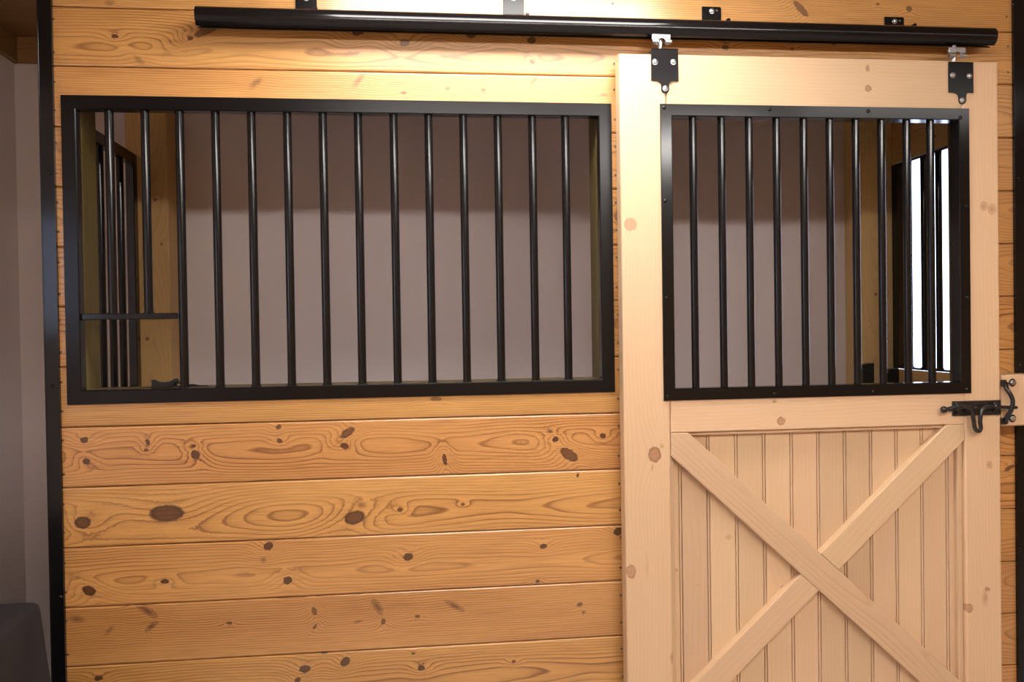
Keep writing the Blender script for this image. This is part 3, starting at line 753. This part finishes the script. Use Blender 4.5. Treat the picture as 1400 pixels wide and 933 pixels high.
# keeper block on the wall
YK = -.075
bx0 = X(1369.2, YK, 545); kz1, kz0 = Z(516, YK, 1385), Z(583, YK, 1385)
kb = empty('latch_keeper_block', (bx0+.06, 0, kz0), 'pale pine block with black keeper beside the door latch', 'latch block')
mat = wood('pale_pine_block', PALE, 'Z', [], across='X', seed=44, depth=.12, pitch=.012)
bm = BM(); prism(bm, rect(bx0, bx0+.14, kz0, kz1+.008), YK, -.0125, .009, 4)
make('block', bm, mat, (bx0+.06, YK, (kz0+kz1)/2), kb)
YKK = YK-.016
def K3(px, py, dy=0): x, z = at(px, py, YKK+dy); return (x, YKK+dy, z)
bm = BM(); tube(bm, [K3(1375.5, 524, .014), K3(1375.5, 528, .008), K3(1377, 533, 0), K3(1381, 539, -.006), K3(1384.5, 547, -.010), K3(1384, 556, -.011), K3(1381.5, 563, -.009), K3(1377.5, 569, -.004), K3(1375.5, 574, .004), K3(1375.5, 578, .012)], .0068, 12, 5)
make('keeper', bm, M['black_iron'], K3(1380, 550), kb, smooth=60)
for py in (524.5, 576.5):
    x, y_, z = K3(1375.8, py); bm = BM(); box(bm, (x-.009, YK-.009, z-.011), (x+.008, YK-.0002, z+.011), .0025, 2)
    make('keeper_foot', bm, M['black_iron'], (x, YK, z), kb)
for py in (523.5, 572.5):
    x, z = at(1385, py, YK-.004); bm = BM()
    lathe(bm, (x, YK-.0002, z), (0, -1, 0), [(0, .0125), (.0015, .0125), (.002, .0118)], 20)
    wsh = make('washer', bm, M['black_iron'], (x, YK, z), kb, smooth=35)
    bm = BM(); lathe(bm, (x, YK-.002, z), (0, -1, 0), [(0, .0085), (.004, .0085), (.0055, .007)], 6)
    make('bolt_head', bm, M['zinc'], (x, YK, z), wsh)

# ------------------------------------------------------------------ track
tx0, tx1 = X(269, YR, 20), X(1356, YR, 55)
trk = empty('door_track', (tx0, YR, ZR), 'long round black steel track hung along the top of the wall', 'door track')
bm = BM(); n = 40; gap = .34
rings = []
for (x, ro, ri) in ((tx0, RR, RR-.0032), (tx0+.001, RR, RR-.0032), (tx1-.001, RR, RR-.0032), (tx1, RR, RR-.0032)):
    o, i_ = [], []
    for k in range(n+1):
        a = -math.pi/2+gap+(2*math.pi-2*gap)*k/n
        o.append(bm.verts.new((x, YR+ro*math.cos(a), ZR+ro*math.sin(a)))); i_.append(bm.verts.new((x, YR+ri*math.cos(a), ZR+ri*math.sin(a))))
    rings.append((o, i_))
for (o, i_), (o2, i2) in zip(rings, rings[1:]):
    for k in range(n):
        bm.faces.new((o[k], o[k+1], o2[k+1], o2[k])); bm.faces.new((i_[k], i_[k+1], i2[k+1], i2[k]))
    for k in (0, n): bm.faces.new((o[k], i_[k], i2[k], o2[k]))
for o, i_ in (rings[0], rings[-1]):
    for k in range(n): bm.faces.new((o[k], o[k+1], i_[k+1], i_[k]))
make('round_rail', bm, M['black_gloss'], (tx0, YR, ZR), trk, smooth=40)
for (xa, xb, yt) in ((404, 433, 0), (688, 716.5, 0), (960, 986, 9), (1210, 1236, 23)):
    YBK = -.006
    x0, x1 = X(xa, YBK, yt+5), X(xb, YBK, yt+5)
    zt_ = Z(yt, YBK, (xa+xb)/2) if yt else Z(-9, YBK, (xa+xb)/2)
    bm = BM()
    o = [(x0, ZR+RR-.004), (x1, ZR+RR-.004), (x1, zt_-.006)] + [(x1-.006+.006*math.cos(a), zt_-.006+.006*math.sin(a)) for a in (.4, .8, 1.2)] + [(x1-.006, zt_), (x0, zt_)]
    prism(bm, o, YBK, -.0002, .0006)
    br = make('bracket', bm, M['black'], (x0, 0, ZR), trk)
    bm = BM(); box(bm, (x0+.004, YR, ZR+RR-.001), (x1+.006, -.004, ZR+RR+.003), .0008); box(bm, (x1-.002, YR-.004, ZR+RR+.001), (x1+.008, YR+.014, ZR+RR+.008), .001)
    make('saddle', bm, M['black'], (x0, YR, ZR+RR), br)
    put('bolt', BOLT, ((x0+x1)/2, YBK, zt_-.014), br)
    put('screw', SCREW, (x1-.014, YBK, zt_-.012), br)

# ------------------------------------------------------------------ inside the stall: posts, partitions, side grilles
def timber_post(x0, x1, lab, mat):
    bm = BM(); box(bm, (x0, .79, 0), (x1, RY1, RH), .004, 2)
    return tag(make('timber_post', bm, mat, ((x0+x1)/2, .79, 1.6)), lab, 'post')
timber_post(X(170, .79, 170), X(229.5, .79, 250), 'brown timber post behind the left side grille', M['timber'])
XPR = X(1178, .79, 350)
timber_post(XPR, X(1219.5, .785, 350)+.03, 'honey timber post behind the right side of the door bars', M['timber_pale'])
def side_grille(xf, s, y0, y1, z0, z1, ybars, lab, fz=.040):
    """grille in a side partition; xf = face towards the stall, s = +1 when the stall lies to the +X side"""
    e = empty('side_grille', (xf, (y0+y1)/2, z0), lab, 'grille')
    fw = .040; t = .03
    xa, xb = sorted((xf, xf-s*t))
    bm = BM()
    for lo, hi in (((xa, y0, z0), (xb, y0+fw, z1)), ((xa, y1-fw, z0), (xb, y1, z1)), ((xa, y0+fw, z0), (xb, y1-fw, z0+fz)), ((xa, y0+fw, z1-fz), (xb, y1-fw, z1))):
        box(bm, lo, hi, .002)
    make('frame', bm, M['black_gloss'], WORLD[e.name], e)
    xm = (xa+xb)/2
    for yb_ in ybars:
        b = put('bar', bar_mesh(z1-z0-2*fz+.002, .0124, M['black_gloss']), (xm, yb_, z0+fz-.001), e)
        put('weld', WELD, (xm, yb_, z0+fz), b)
XLF = X(190, .757, 350)
side_grille(XLF, 1, .15, .757, 1.405, Z(212, .757, 190), [.235, .33, .427, .522, .617], 'black barred side grille inside the left of the stall')
XRF = X(1219.5, .785, 350)
zg1 = Z(228, .785, 1219)+.004
side_grille(XRF, -1, .16, .785, Z(501, .785, 1224)-.008, zg1, [.30, .395, .49, .585, .685], 'black barred side grille in front of the bright window', .009)
zg0 = Z(501, .785, 1224)-.008
def partition(name, xf, s, zs, lab):
    e = None
    bm = BM(); x2 = xf-s*.026
    xa, xb = sorted((x2, xf-s*.029)); box(bm, (xa, .148, zs[0][0]), (xb, .788, zs[0][1]-.004))
    e = tag(make(name, bm, M['olive'], (x2, .45, 1.0)), lab, 'wall', kind='structure')
    for z0, z1 in zs:
        edges = [z0] + sorted([q for q in SEAM if z0+.02 < q < z1-.02]) + [z1]
        for a, b in zip(edges, edges[1:]):
            bm = BM(); xa, xb = sorted((xf, x2)); box(bm, (xa, .148, a+.0008), (xb, .788, b-.0008), .003)
            make('plank', bm, M['part'], ((xa+xb)/2, .45, (a+b)/2), e)
partition('wall_partition_left', XLF-.002, 1, [(0, 1.403)], 'low plank side partition under the left side grille')
partition('wall_partition_right', XRF+.002, -1, [(0, zg0-.002), (zg1+.002, RH)], 'honey plank side partition around the right side grille')

# ------------------------------------------------------------------ small things
ZS = OB
# power adapter with cables lying on the sill
ys = .075
def S3(px, py, Y=ys): x, z = at(px, py, Y); return Vector((x, Y, max(z, ZS+.002)))
ad = empty('cable_bundle', (X(222, ys, 530), ys, ZS), 'black bundle of cables lying on the grille sill at left', 'cable')
xa, xb = X(210, ys, 528), X(240, ys, 528)
bm = BM(); prism(bm, [(xa-.002, ZS+.001), (xb-.004, ZS+.001), (xb+.006, ZS+.017), (xb+.001, ZS+.026), (xb-.012, ZS+.016), (xa+.030, ZS+.014), (xa+.012, ZS+.016), (xa-.003, ZS+.023), (xa+.002, ZS+.012)], ys-.02, ys+.02, .002)
make('adapter', bm, M['plastic'], (xa, ys, ZS), ad)
for pts in ([S3(211, 524), S3(216, 526.5), S3(225, 526), S3(236, 525), S3(241, 522.5), S3(246, 524), S3(252, 527), S3(262, 529.5), S3(276, 530)],
            [S3(238, 529), S3(246, 528.5), S3(254, 527), S3(264, 526.5), S3(274, 528), S3(284, 531)],
            [S3(208, 530), S3(214, 527), S3(222, 528.5), S3(232, 527), S3(244, 531), S3(258, 531), S3(270, 529)]):
    bm = BM(); tube(bm, pts, .0024, 8, 6); make('cable', bm, M['plastic'], pts[0], ad, smooth=60)
# black boxes fixed at the right rear post
def blackbox(pl, pr, pt, Y, steps, lab, name, dz=.11):
    x0, x1 = X(pl, Y, 515), X(pr, Y, 515); z1 = Z(pt, Y, (pl+pr)/2)
    e = empty(name, ((x0+x1)/2, Y, z1-dz), lab, 'box')
    bm = BM()
    if steps: prism(bm, [(x0, z1-dz), (x1, z1-dz), (x1, z1-.002), (x1-.004, z1), (x0+.014, z1), (x0+.012, z1-.012), (x0, z1-.014)], Y, .7902, .0015)
    else: prism(bm, [(x0, z1-dz), (x1, z1-dz), (x1, z1+.003), (x0, z1-.003)], Y, .7902, .0015)
    make('casing', bm, M['plastic'], ((x0+x1)/2, Y, z1-dz), e)
    bm = BM(); box(bm, (x0+.006, Y-.004, z1-dz+.01), (x1-.006, Y-.0002, z1-.03), .001)
    make('cover', bm, M['plastic'], ((x0+x1)/2, Y, z1-dz), e)
blackbox(1181, 1195.5, 498, .745, False, 'small black box fixed low on the honey timber post', 'junction_box')
blackbox(1213, 1230.5, 505, .745, True, 'small stepped black box beside the bottom of the right side grille', 'stepped_box')

# table under a charcoal cloth
TY1, TY0 = -.085, -1.25
tx, tz = at(58, 822, TY1); tx1 = tx; tx0 = RX0+.03
tb = empty('covered_table', ((tx0+tx1)/2, (TY0+TY1)/2, 0), 'table under a charcoal cloth in the lower left corner', 'table')
bm = BM(); box(bm, (tx0+.02, TY0+.02, tz-.035), (tx1-.012, TY1-.012, tz-.006)); make('table_top', bm, M['trim'], ((tx0+tx1)/2, (TY0+TY1)/2, tz-.02), tb)
for a in (tx0+.05, tx1-.06):
    for b in (TY0+.06, TY1-.06):
        bm = BM(); box(bm, (a-.02, b-.02, 0), (a+.02, b+.02, tz-.035)); make('leg', bm, M['trim'], (a, b, 0), tb)
bm = BM()
cx, cy = (tx0+tx1)/2, (TY0+TY1)/2; hx, hy = (tx1-tx0)/2, (TY1-TY0)/2
nper = 240
def per(s, grow):
    """point on the rounded table outline, s in 0..1, and outward normal"""
    rc = .035
    L_ = [2*(hx-rc), math.pi/2*rc, 2*(hy-rc), math.pi/2*rc]*1
    seq = [('l', Vector((-hx+rc, -hy)), Vector((1, 0)), 2*(hx-rc), Vector((0, -1))), ('c', Vector((hx-rc, -hy+rc)), -90, rc, None),
           ('l', Vector((hx, -hy+rc)), Vector((0, 1)), 2*(hy-rc), Vector((1, 0))), ('c', Vector((hx-rc, hy-rc)), 0, rc, None),
           ('l', Vector((hx-rc, hy)), Vector((-1, 0)), 2*(hx-rc), Vector((0, 1))), ('c', Vector((-hx+rc, hy-rc)), 90, rc, None),
           ('l', Vector((-hx, hy-rc)), Vector((0, -1)), 2*(hy-rc), Vector((-1, 0))), ('c', Vector((-hx+rc, -hy+rc)), 180, rc, None)]
    tot = 4*(hx-rc)+4*(hy-rc)+2*math.pi*rc; d = s*tot
    for k, p_, q, ln, nn in seq:
        l = ln if k == 'l' else math.pi/2*rc
        if d <= l or (k, p_) == (seq[-1][0], seq[-1][1]):
            if k == 'l': return p_+q*min(d, l)+nn*grow, nn
            a = math.radians(q)+d/rc; nn = Vector((math.cos(a), math.sin(a))); return p_+nn*(rc+grow), nn
        d -= l
rows = [(-.03, 0), (-.016, 0), (-.006, -.001), (.002, -.006), (.005, -.016)] + [(.006+.05*t**1.2, -.016-(tz-.05)*t) for t in [k/14 for k in range(1, 15)]]
R = []
for g_, dz in rows:
    ring = []
    for k in range(nper):
        s = k/nper; p_, nn = per(s, 0)
        depth_ = max(0, -dz-.02)
        fold = (.014*math.sin(s*2*math.pi*17+.6)+.007*math.sin(s*2*math.pi*31+2))*min(1, depth_/.22)
        wob = .0016*math.sin(s*61)+.001*math.sin(s*133+g_*40)
        off = g_+max(fold, -.02*min(1, depth_/.1)) if depth_ > 0 else g_
        if nn.x < -.5: off = min(off, .012)
        q = p_+nn*off
        ring.append(bm.verts.new((cx+q.x, cy+q.y, max(tz+dz+(wob if dz == 0 else 0), .004))))
    R.append(ring)
for A, B in zip(R, R[1:]):
    for k in range(nper): bm.faces.new((A[k], A[(k+1) % nper], B[(k+1) % nper], B[k]))
bm.faces.new(R[0])
make('table_cloth', bm, M['cloth'], (cx, cy, 0), tb, smooth=80)
